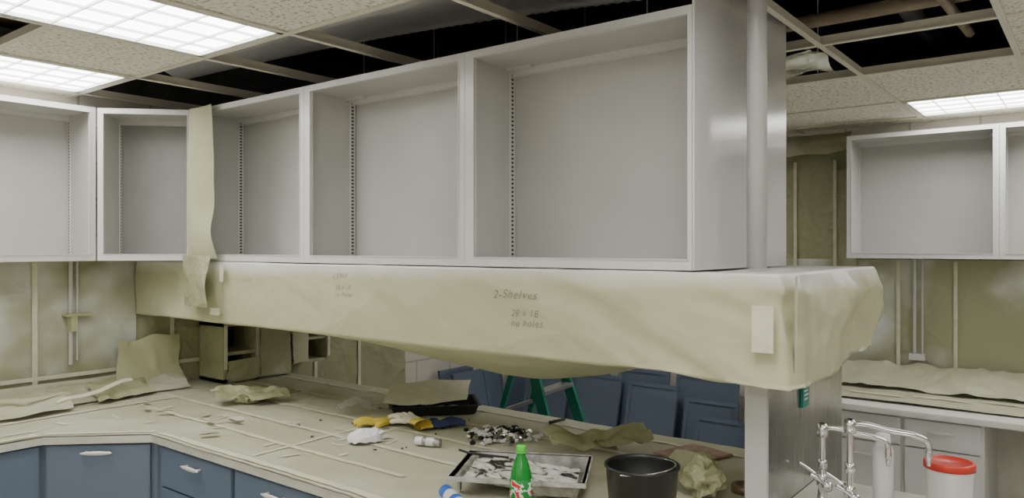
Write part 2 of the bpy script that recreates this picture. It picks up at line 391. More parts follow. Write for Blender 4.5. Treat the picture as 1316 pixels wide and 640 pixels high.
# ---------------------------------------------------------------- papered soffit
X0,X1,Y0,Y1=XF,3.17,.70,4.395
def sdisp(p):
    q=p.copy()
    if p.z<SB+.25:
        u=(p.x-X0)/(X1-X0); 
        w=max(0,min(1,(p.y-.85)/1.1))*max(0,min(1,(3.3-p.y)/1.5)); w=w*w*(3-2*w)
        k=max(0,1-(p.z-SB)/.12)
        q.z-=.17*math.sin(math.pi*min(1,max(0,u)))**.8*w*k
    if p.y<Y0+.35:
        t=1-(p.y-Y0)/.35
        b=math.sin(math.pi*(p.z-SB)/(ST-SB))
        if p.x>X1-.3: q.x+=.09*b*t*(p.x-X1+.3)/.3
        q.z-=.03*t*(1 if p.z<SB+.1 else 0)*math.sin(math.pi*min(1,max(0,(p.x-X0)/(X1-X0)+.25)))
        q.y-=.01*t*b
    d1=p.z*1.0-p.y*.42
    e=Vector((p.x*1.2,d1*2.0,p.y*.35+d1*.3))
    f=vor(e,2.0,3)*.034+vor(p,4.5,7)*.010+noise.noise(p*2.0)*.007+vor(e,6.0,9)*.007
    near=max(0,1-(p.y-Y0)/.6)
    f+=near*vor(p,9,2)*.006
    amp=.6+1.3*max(0,1-(p.y-Y0)/1.0)
    sc=min(1,abs(p.z-ST)/.07+.1)
    if abs(p.x-X0)<.001: q.x-=f*amp*sc+0.001
    if abs(p.x-X1)<.001: q.x+=f*amp*sc
    if abs(p.y-Y0)<.001: q.y-=f*amp*sc*1.3
    if abs(p.z-SB)<.001: q.z+=f*amp*.6
    if abs(p.z-ST)<.001: q.z+=f*.2-.006
    return q
bm=bmesh.new()
def face(o,U,V,st=.014):
    o=Vector(o);U=Vector(U);V=Vector(V);nu=int(round(U.length/st));nv=int(round(V.length/st));G=[]
    for i in range(nu+1): G.append([bm.verts.new(o+U*i/nu+V*j/nv) for j in range(nv+1)])
    for i in range(nu):
        for j in range(nv): bm.faces.new((G[i][j],G[i+1][j],G[i+1][j+1],G[i][j+1]))
DX,DY,DZ=(X1-X0,0,0),(0,Y1-Y0,0),(0,0,ST-SB)
face((X0,Y0,SB),DY,DZ); face((X1,Y0,SB),DZ,DY); face((X0,Y0,SB),DZ,DX); face((X0,Y1,SB),DX,DZ)
face((X0,Y0,SB),DX,DY); face((X0,Y0,ST),DY,DX)
bmesh.ops.remove_doubles(bm,verts=bm.verts[:],dist=.0005)
bmesh.ops.recalc_face_normals(bm,faces=bm.faces[:])
for v in bm.verts: v.co=sdisp(v.co)
ms=group('paper_wrapped_soffit')
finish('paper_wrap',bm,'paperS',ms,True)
def tapes(name,o,U,V,parent,m='tape',n=(-1,0,0)):
    return sheet(name,o,U,V,n,.003,m,parent,step=.02,scale=6)
tapes('corner_tape',(XF-.042,.765,1.44),(0,-.06,.0),(0,0,.13),ms)
tapes('seam_tape',(XF-.03,3.47,1.56),(0,-.035,.0),(0,0,.08),ms)
tapes('seam_tape_low',(XF-.03,3.56,1.39),(0,-.09,.0),(0,0,.035),ms)
tapes('end_seam',(XF+.03,Y0-.03,1.38),(.022,0,.0),(0,0,.27),ms,n=(0,-1,0))
def note(txt,y,z,s):
    cu=bpy.data.curves.new('note','FONT'); cu.body=txt; cu.size=s; cu.shear=.3; cu.space_character=1.15; cu.offset=-.0003
    o=bpy.data.objects.new('note',cu); C.objects.link(o)
    dg=bpy.context.evaluated_depsgraph_get(); me=bpy.data.meshes.new_from_object(o.evaluated_get(dg)); bpy.data.objects.remove(o)
    for v in me.vertices:
        v.co.x+=.004*noise.noise(Vector((v.co.x*30,v.co.y*30,s*90))); v.co.y+=.005*noise.noise(Vector((v.co.x*25,v.co.y*30,7+z)))
    for v in me.vertices:   # lie on the paper surface
        wy=y-v.co.x; wz=z+v.co.y
        v.co.z=(XF-sdisp(Vector((XF,wy,wz))).x)+.003
    me.materials.clear(); me.materials.append(M['ink'])
    o=bpy.data.objects.new('pencil_note',me); C.objects.link(o); o.parent=ms
    o.matrix_local=Matrix.Translation((XF,y,z))@Matrix(((0,0,-1,0),(-1,0,0,0),(0,1,0,0),(0,0,0,1)))
note('2-Shelves',1.72,1.55,.045); note('28 x 18',1.64,1.49,.035); note('no holes',1.64,1.455,.035)
note('2 Shelf',2.62,1.60,.03); note('28 x 18',2.60,1.55,.028); note('no holes',2.60,1.52,.028)
note('1 shelf',3.33,1.56,.03)

# ---------------------------------------------------------------- peninsula partition, sink end
pp=group('stainless_end_partition'); box('panel',(2.28,.80,0),(3.12,.86,1.325),'steel',pp,bev=.003)
box('edge_strip',(2.265,.797,.0),(2.285,.863,1.325),'pipe',pp)
g=group('teal_wall_sign'); box('plate',(2.60,.790,1.19),(2.665,.799,1.315),'teal',g)
boxes('sign_lettering',[((2.61,.788,1.285-.014*i),(2.652-.008*(i%2),.7895,1.290-.014*i)) for i in range(6)],'white',g)

# ---------------------------------------------------------------- counter
CX0,CX1,CYF=1.63,2.98,3.60
dA=(1.32,CYF); dB=(CX0,3.27)
poly=[(-1.0,YW-.005),(-1.0,CYF),dA,dB,(CX0,-.05),(2.80,-.05),(2.80,.798),(2.26,.798),(2.26,.865),(CX1,.865),(CX1,YW-.005)]
bm=bmesh.new(); top=[bm.verts.new((x,y,CT)) for x,y in poly]; bot=[bm.verts.new((x,y,CT-.032)) for x,y in poly]
bm.faces.new(top); bm.faces.new(bot[::-1])
for i in range(len(poly)):
    j=(i+1)%len(poly); bm.faces.new((top[i],bot[i],bot[j],top[j]))
bmesh.ops.recalc_face_normals(bm,faces=bm.faces[:])
ct=group('countertop'); finish('slab',bm,'edge',ct)
def cz(x,y):
    p=Vector((x,y,0))
    return CT+.004+.003*noise.noise(p*3)+.0035*max(0,rid((x*1.0,y*2.4,0),2.2,5)-.45)+.0015*noise.noise(p*14)
def czsheet(name,o,U,V,m,parent,off=0,step=.025,tri=False):
    o=Vector(o).to_2d() if len(o)==3 else Vector(o); U=Vector(U);V=Vector(V)
    nu=max(1,int(U.length/step)); nv=max(1,int(V.length/step)); bm=bmesh.new(); G={}
    if tri: nv=nu
    for i in range(nu+1):
        for j in range(nv+1):
            if tri and i+j>nu: continue
            p=o+U*(i/nu)+V*(j/nv); G[i,j]=bm.verts.new((p.x,p.y,cz(p.x,p.y)+off))
    for i in range(nu):
        for j in range(nv):
            if tri:
                if i+j<nu: bm.faces.new((G[i,j],G[i+1,j],G[i,j+1]))
                if i+j<nu-1: bm.faces.new((G[i+1,j],G[i+1,j+1],G[i,j+1]))
            else: bm.faces.new((G[i,j],G[i+1,j],G[i+1,j+1],G[i,j+1]))
    bm.normal_update()
    for f in bm.faces:
        if f.normal.z<0: f.normal_flip()
    return finish(name,bm,m,parent,True)
cp=group('countertop_masking_paper')
czsheet('peninsula_sheet',(CX0-.004,.87),(CX1-CX0+.008,0),(0,YW-.875),'paperC',cp)
czsheet('wall_side_sheet',(-1.0,CYF-.004),(1.0+CX0,0),(0,YW-CYF),'paperC',cp)
czsheet('corner_sheet',(CX0,CYF),(-(CX0-dA[0]),0),(0,-(CYF-dB[1])),'paperC',cp,tri=True,step=.02)
k=0
def seam(x0,y0,x1,y1,w=.022,m='tape'):
    global k
    d=Vector((x1-x0,y1-y0)); n=Vector((-d.y,d.x)).normalized()*w
    czsheet('tape_seam_%d'%k,(x0,y0),d,n,m,cp,off=.0030+.0003*(k%4),step=.02); k+=1
seam(1.66,3.1,1.66,1.0,.02); seam(1.88,3.9,1.86,1.95,.026); seam(2.10,4.2,2.08,1.75,.028); seam(2.36,4.0,2.33,1.9,.026); seam(2.62,4.1,2.60,1.2,.028); seam(2.86,4.2,2.85,.95,.024)
seam(-.9,3.72,1.35,3.70,.024); seam(-.9,3.98,2.2,3.95,.026); seam(.9,4.15,2.6,4.12,.02); seam(1.33,3.62,1.65,3.29,.03)
seam(-1,3.61,1.31,3.61,.03); seam(1.645,3.25,1.645,.9,.02)
seam(1.7,2.6,2.9,2.66,.022); seam(1.75,1.45,2.3,1.5,.02)
for i in range(34):
    x=random.uniform(1.2,2.9); y=random.uniform(2.2,4.2)
    if x<1.7 and y<3.5: x+=.6
    a=random.choice([0,math.pi/2])+random.uniform(-.3,.3); l=random.uniform(.03,.12); seam(x,y,min(2.95,x+l*math.cos(a)),y+l*math.sin(a),random.uniform(.012,.03))

# base cabinets (blue)
bc=group('base_cabinet_run')
bm=bmesh.new(); pb=[(CX0+.03,.0),(CX0+.03,3.28),(1.33,CYF+.04),(1.05,CYF+.04),(1.05,YW-.01),(CX1-.04,YW-.01),(CX1-.04,.868),(2.25,.868),(2.25,0)]
t=[bm.verts.new((x,y,CT-.033)) for x,y in pb]; b=[bm.verts.new((x,y,.0)) for x,y in pb]
bm.faces.new(t); bm.faces.new(b[::-1])
for i in range(len(pb)):
    j=(i+1)%len(pb); bm.faces.new((t[i],b[i],b[j],t[j]))
bmesh.ops.recalc_face_normals(bm,faces=bm.faces[:]); finish('carcass',bm,'blue',bc)
def front(name,P,ang,w,z0,z1,handle=True,hz=None,m='blue',parent=None,hm='pull'):
    e=bpy.data.objects.new(name,None); C.objects.link(e); e.parent=parent; e.location=(P[0],P[1],0); e.rotation_euler=(0,0,ang)
    box('front',(.006,-.02,z0),(w-.006,0,z1),m,e,bev=.003)
    if handle:
        hz=hz or (z1-.045); c=w/2; h=.06
        bm=bmesh.new()
        bmesh.ops.create_uvsphere(bm,u_segments=20,v_segments=10,radius=1)
        for v in bm.verts:
            v.co=Vector((c+v.co.x*h*1.15,-.042+v.co.y*.007,hz+v.co.z*.0095))
        finish('pull_bar',bm,hm,e,True)
        for s in (-1,1): lathe('pull_post_%d'%(s+2),[(.006,0),(.006,.026)],hm,e,(c+s*h*.8,-.018,hz),rot=(math.pi/2,0,0),seg=12,cap=True)
    return e
fx=CX0+.03
y=3.22
i=0
while y>.3:
    front('drawer_%d'%i,(fx,y),R90,.56,.70,.868,parent=bc); front('door_%d'%i,(fx,y),R90,.56,.10,.692,parent=bc); y-=.57; i+=1
dl=math.hypot(1.33-fx,CYF+.04-3.28); da=math.atan2(3.28-(CYF+.04),fx-1.33)
front('corner_door',(1.345,CYF+.025),da,dl-.04,.10,.868,hz=.838,parent=bc)
front('left_door',(1.06,CYF+.04),0,.26,.10,.868,False,parent=bc)
ap=group('desk_apron'); box('apron',(-.95,CYF+.05,.76),(1.045,CYF+.07,CT-.034),'blue',ap)
box('pedestal',(-1.0,CYF+.05,0),(-.4,YW-.01,.757),'blue',ap)
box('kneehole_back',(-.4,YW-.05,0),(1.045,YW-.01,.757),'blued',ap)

# ---------------------------------------------------------------- papered walls
pw=group('masking_paper_covering')
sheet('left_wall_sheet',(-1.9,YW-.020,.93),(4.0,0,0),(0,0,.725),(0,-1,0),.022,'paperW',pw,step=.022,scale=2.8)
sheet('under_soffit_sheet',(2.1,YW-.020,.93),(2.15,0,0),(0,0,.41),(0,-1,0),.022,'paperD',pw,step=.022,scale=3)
sheet('under_soffit_low',(3.0,YW-.020,.45),(1.25,0,0),(0,0,.49),(0,-1,0),.022,'paperD',pw,step=.025,scale=3)
for i,x in enumerate([.72,1.13,1.56,2.3,3.35,3.75]):
    sheet('seam_%d'%i,(x,YW-.036,.93 if x<3 else .5),(.026,0,0),(0,0,.41 if 3>x>2.1 else .72),(0,-1,0),.003,'tape',pw,step=.02)
sheet('seam_h',(-1,YW-.036,1.03),(3.5,0,0),(0,0,.022),(0,-1,0),.003,'tape',pw,step=.02)
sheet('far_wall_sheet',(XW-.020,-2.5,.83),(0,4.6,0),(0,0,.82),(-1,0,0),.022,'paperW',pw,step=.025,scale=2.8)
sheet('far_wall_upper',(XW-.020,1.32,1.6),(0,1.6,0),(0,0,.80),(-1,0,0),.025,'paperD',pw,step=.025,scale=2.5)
sheet('far_wall_valance',(XW-.30,1.34,2.36),(0,1.6,0),(.24,0,.17),(-1,0,-1),.03,'paperW',pw,step=.025,scale=4)
for i,yv in enumerate([1.72,1.45,1.05,.72,.1,-.3]):
    sheet('fseam_%d'%i,(XW-.038,yv,.84),(0,.022,0),(0,0,1.5 if yv>1.32 else .80),(-1,0,0),.003,'tape',pw,step=.03)
# draped rumpled paper along the foot of the left wall
dr=group('rumpled_masking_paper')
bm=bmesh.new(); G=[]
NI,NJ=200,22
for i in range(NI+1):
    x=-1.0+3.30*i/NI; row=[]
    for j in range(NJ+1):
        s=j/NJ; yy=4.15+.22*s+.035*noise.noise(Vector((x*4,s,0)))+.008*vor((x,s*.4,0),9,3)
        z=CT+.014+.09*s**1.7+(.030*(vor((x*1.0,s*.35,0),5.5,2)+.45)+.016*(vor((x,s*.3,0),14,6)+.4))*math.sin(math.pi*min(1,s*1.05+.03))
        row.append(bm.verts.new((x,yy,z)))
    G.append(row)
for i in range(NI):
    for j in range(NJ): bm.faces.new((G[i][j],G[i+1][j],G[i+1][j+1],G[i][j+1]))
finish('draped_sheet',bm,'paperR',dr,False)
sheet('loose_flap_1',(1.25,4.0,.93),(.35,.02,.0),(.02,.20,.05),(0,-.2,1),.035,'paperR',dr,scale=5,free=.03,step=.015)
sheet('loose_flap_2',(.85,4.0,.93),(.30,.04,.0),(.04,.2,.04),(0,-.2,1),.04,'paperD',dr,scale=6,free=.03,step=.015)
sheet('loose_flap_3',(1.75,4.08,.93),(.30,.04,.0),(.04,.2,.07),(0,-.4,1),.04,'paperD',dr,scale=6,free=.03,step=.015)
sheet('standing_flap',(1.95,4.28,.93),(.38,.02,.0),(.0,.06,.28),(0,-1,.2),.05,'paper',dr,scale=4,free=.04,step=.02)
sheet('loose_strip_1',(1.55,4.06,.95),(.42,.1,.05),(.0,.015,.014),(0,-.2,1),.02,'tape',dr,scale=5,free=.01)
sheet('loose_strip_2',(1.15,4.1,1.0),(.5,.05,-.03),(.0,.015,.012),(0,-.2,1),.02,'paper',dr,scale=5,free=.01)

# papered reagent rack under the soffit
rk=group('paper_wrapped_rack')
zb=CT+.01
boxes('rack_frame',[((2.48,4.12,zb),(2.51,4.38,1.28)),((2.70,4.12,zb),(2.73,4.38,1.28)),((2.92,4.12,zb),(2.95,4.38,1.28)),((3.24,4.12,.98),(3.27,4.38,1.28)),
   ((2.48,4.12,1.255),(3.27,4.38,1.285)),((2.48,4.12,zb),(2.95,4.38,zb+.02)),((2.51,4.13,1.08),(2.70,4.38,1.10)),((2.95,4.13,.97),(3.27,4.38,.99)),((2.95,4.13,1.12),(3.24,4.38,1.135))],'paperD',rk)
box('rack_back',(2.51,4.36,CT+.03),(2.70,4.38,1.25),'black',rk); box('rack_back_2',(2.95,4.36,.99),(3.24,4.38,1.25),'brown',rk)  # the black back paints in the shadow of the first opening
sheet('rack_paper',(2.71,4.10,CT+.02),(.22,0,0),(0,0,.34),(0,-1,0),.03,'paperW',rk,scale=5,free=.02,step=.015)
sheet('rack_paper_2',(2.50,4.10,CT+.02),(.2,.0,0),(0,0,.14),(0,-1,0),.03,'paperD',rk,scale=5,free=.03,step=.015)
sheet('rack_paper_3',(2.96,4.11,.985),(.12,.0,0),(0,0,.26),(0,-1,0),.02,'paper',rk,scale=5,free=.02,step=.015)
for i,x in enumerate([2.485,2.705,2.925,3.245]):
    box('rack_tape_%d'%i,(x,4.111,1.0),(x+.02,4.118,1.27),'tape',rk)
g=group('wall_conduit'); tube('riser',[(1.74,4.375,1.10),(1.74,4.375,1.655)],.010,'pipe',g); tube('riser_2',[(1.775,4.38,1.12),(1.775,4.38,1.655)],.006,'pipe',g)
box('bracket_plate',(1.70,4.33,1.36),(1.84,4.39,1.375),'paper',g,bev=.002); boxes('bracket_leg',[((1.73,4.34,1.28),(1.76,4.39,1.36))],'paper',g)
g=group('wall_conduit'); tube('riser',[(5.49,.96,1.04),(5.49,.96,1.655)],.010,'pipe',g); tube('riser_2',[(5.49,.915,1.04),(5.49,.915,1.655)],.006,'pipe',g); box('box',(5.46,.90,1.0),(5.52,.99,1.04),'pipe',g)

# ---------------------------------------------------------------- right desk
dk=group('white_lab_desk')
DZT=.805
box('top',(4.74,-2.5,DZT-.035),(XW-.045,1.75,DZT),'wtop',dk,bev=.004)
box('pedestal',(4.80,.50,0),(XW-.045,1.72,DZT-.036),'wcab',dk)
box('pedestal_2',(4.80,-1.2,0),(XW-.045,-.35,DZT-.036),'wcab',dk)
box('modesty_panel',(5.40,-.35,0),(5.45,.5,DZT-.036),'edge',dk)
for i,(a,b) in enumerate([(1.70,1.30),(1.29,.905),(.895,.51),(-.36,-.77)]):
    front('drawer_%d'%i,(4.80,a),R90,a-b,.60,.755,hz=.70,m='wcab',parent=dk); front('drawer_low_%d'%i,(4.80,a),R90,a-b,.12,.592,hz=.52,m='wcab',parent=dk)
g=group('desk_masking_paper')
sheet('sheet_flat',(4.90,-2.4,DZT+.014),(.48,0,0),(0,4.1,0),(0,0,1),.012,'paperC',g,step=.03)
sheet('sheet_bunched',(5.26,-2.4,DZT+.03),(.22,0,.13),(0,4.1,0),(-.3,0,1),.050,'paperR',g,step=.020,scale=5)
for i in range(6): sheet('strip_%d'%i,(4.98+.05*i,1.3-.35*i,DZT+.024),(.02,.3,0),(.025,0,0),(0,0,1),.004,'tape',g,step=.03)

# ---------------------------------------------------------------- doors stacked by the wall
def panel(name,P,ang,lean,w,h,t=.02,m='blue'):
    g=group(name,P,ang)
    e=bpy.data.objects.new('leaf_pivot',None); C.objects.link(e); e.parent=g; e.rotation_euler=(-lean,0,0)
    box('slab',(0,0,0),(w,t,h),m,e,bev=.003)
    boxes('raised_border',[((.0,-.008,0),(.03,0,h)),((w-.03,-.008,0),(w,0,h)),((.03,-.008,0),(w-.03,0,.03)),((.03,-.008,h-.03),(w-.03,0,h))],m,e)
for i,(yy,w,x,h,l) in enumerate([(4.25,.45,5.28,.74,.22),(4.02,.45,5.20,.74,.25),(3.66,.44,5.30,.76,.2),(3.48,.42,5.2,.70,.24),(3.12,.44,5.30,.76,.2),(2.98,.42,5.18,.68,.24),(2.62,.5,5.32,.76,.18),(2.50,.42,5.22,.60,.22),(2.36,.4,5.12,.50,.24)]):
    panel('cabinet_door_leaf',(x,yy,.003),R90,l,w,h)
for i,(xx,yy) in enumerate([(4.55,4.18),(4.62,4.10),(4.95,4.20)]):
    panel('cabinet_door_leaf',(xx,yy,.003),0,.2,.42,.72-.03*i)

# ---------------------------------------------------------------- step ladder
def ladder():
    g=group('step_ladder',(3.91,2.85,0),math.radians(-52-32))
    Hh=1.12
    def rail(p,q,w=.03,d=.065,m='green',n='rail'):
        p=Vector(p);q=Vector(q); bm=bmesh.new(); addbox(bm,(-d/2,-w/2,0),(d/2,w/2,(q-p).length))
        o=finish(n,bm,m,g); o.matrix_local=Matrix.Translation(p)@Vector((0,0,1)).rotation_difference(q-p).to_matrix().to_4x4()
    for s in (-1,1):
        rail((.40,s*.25,0),(.03,s*.17,Hh),n='front_rail_%d'%(s+2))
        rail((-.34,s*.23,0),(-.03,s*.17,Hh),w=.022,d=.035,n='rear_rail_%d'%(s+2))
        box('foot_%d'%(s+2),(.37,s*.25-.03,0),(.44,s*.25+.03,.03),'black',g)
        tube('spreader_%d'%(s+2),[(.23,s*.2,.5),(-.2,s*.2,.52)],.006,'greylad',g)
    for i in range(1,4):
        z=i*.28; x=.40-.37*z/Hh; w=.25-.08*z/Hh
        box('tread_%d'%i,(x-.045,-w,z-.012),(x+.045,w,z+.012),'greylad',g,bev=.004)
    for z in (.3,.7): box('rear_bar_%d'%int(z*10),(-.34+.31*z/Hh-.01,-.2,z-.012),(-.34+.31*z/Hh+.01,.2,z+.012),'greylad',g)
    box('top_cap',(-.08,-.2,Hh),(.09,.2,Hh+.04),'green',g,bev=.01)
ladder()

# ---------------------------------------------------------------- items on the counter
Z=CT+.009
g=group('soda_bottle',(1.79,1.364,Z))
lathe('body',[(.0,.002),(.022,.0),(.031,.006),(.033,.02),(.031,.045),(.033,.06),(.033,.125),(.030,.145),(.022,.170),(.014,.190),(.0125,.200),(.0125,.206)],'soda',g)
m=mat('bottle_label',(.02,.35,.06),.35); nt=m.node_tree; b=nt.nodes['Principled BSDF']
tc=nt.nodes.new('ShaderNodeTexCoord'); n=nt.nodes.new('ShaderNodeTexNoise'); n.inputs['Scale'].default_value=38
nt.links.new(tc.outputs['Object'],n.inputs['Vector']); r=nt.nodes.new('ShaderNodeValToRGB'); r.color_ramp.interpolation='CONSTANT'
r.color_ramp.elements[0].color=(.01,.25,.04,1); r.color_ramp.elements[1].position=.52; r.color_ramp.elements[1].color=(.7,.8,.7,1)
e=r.color_ramp.elements.new(.6); e.color=(.6,.03,.03,1); nt.links.new(n.outputs['Fac'],r.inputs['Fac']); nt.links.new(r.outputs['Color'],b.inputs['Base Color'])
lathe('label',[(.0315,.062),(.0337,.064),(.0337,.124),(.0315,.126)],m,g)
lathe('neck_ring',[(.0125,.199),(.0165,.200),(.0165,.203),(.0125,.204)],'capgreen',g)
lathe('cap',[(.0,.222),(.013,.222),(.0145,.219),(.0145,.204),(.013,.203)],'capgreen',g)

# paint tray
g=group('paint_roller_tray',(2.06,1.56,Z),math.radians(-62))
bm=bmesh.new(); L,Wd=.225,.165
prof=[(-L,.062),(-L+.02,.062),(-L+.03,.058),(-L+.05,.045),(.02,.028),(.09,.012),(L-.03,.010),(L-.012,.062),(L,.062)]
def trayz(x):
    for (a,za),(b_,zb) in zip(prof,prof[1:]):
        if a<=x<=b_: return za+(zb-za)*(x-a)/(b_-a)
    return prof[-1][1]
G=[]; xs_=[-L,-L+.01,-L+.02,-L+.03,-L+.05,-.1,-.05,0,.02,.05,.09,.13,L-.03,L-.012,L]; ysn=[-Wd,-Wd+.012,-Wd+.025,-.08,0,.08,Wd-.025,Wd-.012,Wd]
for x in xs_:
    row=[]
    for yv in ysn:
        z=trayz(x); 
        if abs(yv)>Wd-.02: z=.062
        row.append(bm.verts.new((x,yv,z)))
    G.append(row)
for i in range(len(xs_)-1):
    for j in range(len(ysn)-1): bm.faces.new((G[i][j],G[i+1][j],G[i+1][j+1],G[i][j+1]))
bmesh.ops.solidify(bm,geom=bm.faces[:],thickness=.003)
M['traym']=mat('tray_enamel',(.55,.54,.5),.4,.1,var=.5,vscale=18)
finish('tray',bm,'traym',g)
sheet('wet_paint',(-.18,-.135,.056),(.365,0,-.036),(0,.27,0),(0,0,1),.010,'paint',g,step=.008,scale=20)
tube('roller_frame',[(-.06,.05,.075),(-.2,.05,.085),(-.25,.10,.08)],.004,'black',g,bez=True)
boxes('tray_legs',[((-L+.02,s*.1-.012,0),(-L+.03,s*.1+.012,.06)) for s in (-1,1)]+[((.05,s*.1-.012,0),(.14,s*.1+.012,.012)) for s in (-1,1)],'traym',g)
boxes('tray_rim',[((-L,-Wd-.002,.05),(L,-Wd+.002,.065)),((-L,Wd-.002,.05),(L,Wd+.002,.065)),((-L-.002,-Wd,.05),(-L+.002,Wd,.065)),((L-.002,-Wd,.05),(L+.002,Wd,.065))],'traym',g)

# black bucket
g=group('black_paint_bucket',(2.03,1.09,Z))
lathe('shell',[(0,.002),(.092,.002),(.096,.006),(.108,.150),(.113,.154),(.113,.160),(.105,.160),(.104,.150),(.090,.015),(0,.015)],'black',g,seg=48)
tube('bail',[(.108*math.cos(a)*1.02,.108*math.sin(a)+.01,.150-.012*math.sin(a)) for a in [math.pi+math.pi*i/20 for i in range(21)]],.003,'chrome',g)
lathe('dried_paint',[(0,.04),(.093,.04)],'dark2',g)

# black tray with a sheet lying on it
g=group('black_plastic_tray',(2.72,2.62,Z),math.radians(-42))
def opentray(name,L,W,H,m,p):
    bm=bmesh.new(); 
    R=[[(-L*.92,-W*.9),(L*.92,-W*.9),(L*.92,W*.9),(-L*.92,W*.9)],[(-L,-W),(L,-W),(L,W),(-L,W)],[(-L*1.06,-W*1.08),(L*1.06,-W*1.08),(L*1.06,W*1.08),(-L*1.06,W*1.08)]]
    zz=[0,H,H]; V=[[bm.verts.new((x,y,z)) for x,y in r] for r,z in zip(R,zz)]
    bm.faces.new(V[0])
    for a,b in zip(V,V[1:]):
        for i in range(4): bm.faces.new((a[i],a[(i+1)%4],b[(i+1)%4],b[i]))
    bmesh.ops.bevel(bm,geom=[e for e in bm.edges],offset=.004,segments=2,affect='EDGES')
    bmesh.ops.solidify(bm,geom=bm.faces[:],thickness=.003)
    return finish(name,bm,m,p)
opentray('tray_body',.21,.13,.045,'black',g)
sheet('kraft_sheet',(-.25,-.13,.062),(.40,.03,.0),(.06,.30,.05),(0,0,1),.03,'tape',g,scale=4,free=.01,step=.015)

# gloves
def glove(name,loc,rz,m,m2,sd):
    g=group(name,loc,rz)
    bm=bmesh.new(); bmesh.ops.create_uvsphere(bm,u_segments=20,v_segments=12,radius=1)
    for v in bm.verts: v.co=Vector((v.co.x*.06,v.co.y*.047*(1+.15*v.co.x),v.co.z*.014+.014+.004*noise.noise(v.co*3)))
    finish('palm',bm,m,g,True)
    for i in range(4):
        yv=-.034+.0225*i; l=[.055,.07,.072,.058][i]; a=(i-1.5)*.16+.1*noise.noise(Vector((i*3.1,sd,0)))
        pts=[(.04,yv,.014),(.06+l*.4,yv+l*.4*a,.020),(.055+l,yv+l*a*1.3,.011)]
        tube('finger_%d'%(i+1),pts,.0105,m,g,bez=True)
    tube('thumb',[(-.02,.035,.014),(.0,.065,.018),(.03,.085,.011)],.0115,m,g,bez=True)
    lathe('cuff',[(.040,0),(.036,.03),(.042,.06)],m2,g,(-.045,0,.016),rot=(0,-math.pi/2,0),seg=24).scale=(.36,1,1)
    return g
glove('work_glove',(2.36,2.60,Z),math.radians(140),'yellow','yellow',1)
glove('work_glove',(2.48,2.36,Z),math.radians(-20),'navy','yellow',2)
glove('work_glove',(2.40,2.45,Z+.022),math.radians(75),'tape','yellow',3)

# dust mask (crumpled, pleated)
g=group('dust_mask',(2.10,2.42,Z),math.radians(-40))
bm=bmesh.new(); bmesh.ops.create_uvsphere(bm,u_segments=48,v_segments=24,radius=1)
bmesh.ops.delete(bm,geom=[v for v in bm.verts if v.co.z<-.05],context='VERTS')
for v in bm.verts:
    p=v.co.copy(); ple=.006*(abs(((p.y*3.2)%1)-.5)*2)
    v.co=Vector((p.x*.068*(1+.12*vor(p,2,4)),p.y*.052*(1+.2*vor(p,2,8)),max(0,p.z)**.75*.046+ple+.010*(vor(p,2.6,1)+.4)))
finish('cup',bm,'fabric',g,False)
crumple('tissue_fold',(.045,.03,0),(.035,.03,.022),'fabric',g,51,amp=.6)
tube('strap_1',[(-.055,.02,.01),(-.10,.05,.004),(-.13,.0,.004),(-.09,-.04,.004),(-.05,-.025,.01)],.0018,'white',g,bez=True)
tube('strap_2',[(.055,.02,.01),(.09,.06,.004),(.12,.01,.004),(.05,-.03,.01)],.0018,'white',g,bez=True)

# hardware pile
bmA=bmesh.new(); bmB=bmesh.new(); bmW=bmesh.new()
def piece(bm,c,s,rz,tilt):
    t=bmesh.new(); addbox(t,(-s[0],-s[1],-s[2]),(s[0],s[1],s[2])); addbox(t,(-s[0]*.4,-s[1]*1.5,-s[2]*.5),(s[0]*.3,s[1]*1.5,s[2]*1.6))
    bmesh.ops.transform(t,matrix=Matrix.Translation(c)@Matrix.Rotation(rz,4,'Z')@Matrix.Rotation(tilt,4,'X'),verts=t.verts)
    me=bpy.data.meshes.new('t'); t.to_mesh(me); t.free(); bm.from_mesh(me); bpy.data.meshes.remove(me)
for i in range(230):
    a=random.uniform(0,6.28); r=abs(random.gauss(0,.5)); r=min(r,1.15)
    u=r*math.cos(a)*.16; v=r*math.sin(a)*.14
    x=2.51+u*.616+v*.788; yv=2.03-u*.788+v*.616
    piece((bmA,bmB,bmW)[i%3 if i%6 else 0],(x,yv,Z+.007+random.random()*.03*max(0,1-r)),(random.uniform(.008,.02),.006,.005),random.uniform(0,3.1),random.uniform(-.6,.6))
g=group('pile_of_cabinet_hardware'); finish('black_clips',bmA,'black',g); finish('chrome_hinges',bmB,'chrome',g); finish('white_clips',bmW,'white',g)

def lying(name,loc,rz,L,r,m1,m2):
    g=group(name,loc,rz)
    lathe('barrel',[(0,0),(r*.95,0),(r,.003),(r,L*.72),(r*.9,L*.75)],m1,g,(0,0,r),rot=(0,math.pi/2,0),seg=24)
    lathe('cap',[(r*.93,L*.74),(r*.93,L*.97),(r*.8,L),(0,L)],m2,g,(0,0,r),rot=(0,math.pi/2,0),seg=24)
    lathe('band',[(r*1.01,L*.3),(r*1.02,L*.3),(r*1.02,L*.45),(r*1.01,L*.45)],m2,g,(0,0,r),rot=(0,math.pi/2,0),seg=24)
lying('adhesive_tube',(2.20,2.22,Z),math.radians(-70),.11,.018,'white','greylad')
lying('caulk_tube',(1.69,1.50,Z),math.radians(60),.20,.024,'white','bluecap')
lying('marker_pen',(2.84,2.00,Z),math.radians(-10),.10,.007,'black','black')

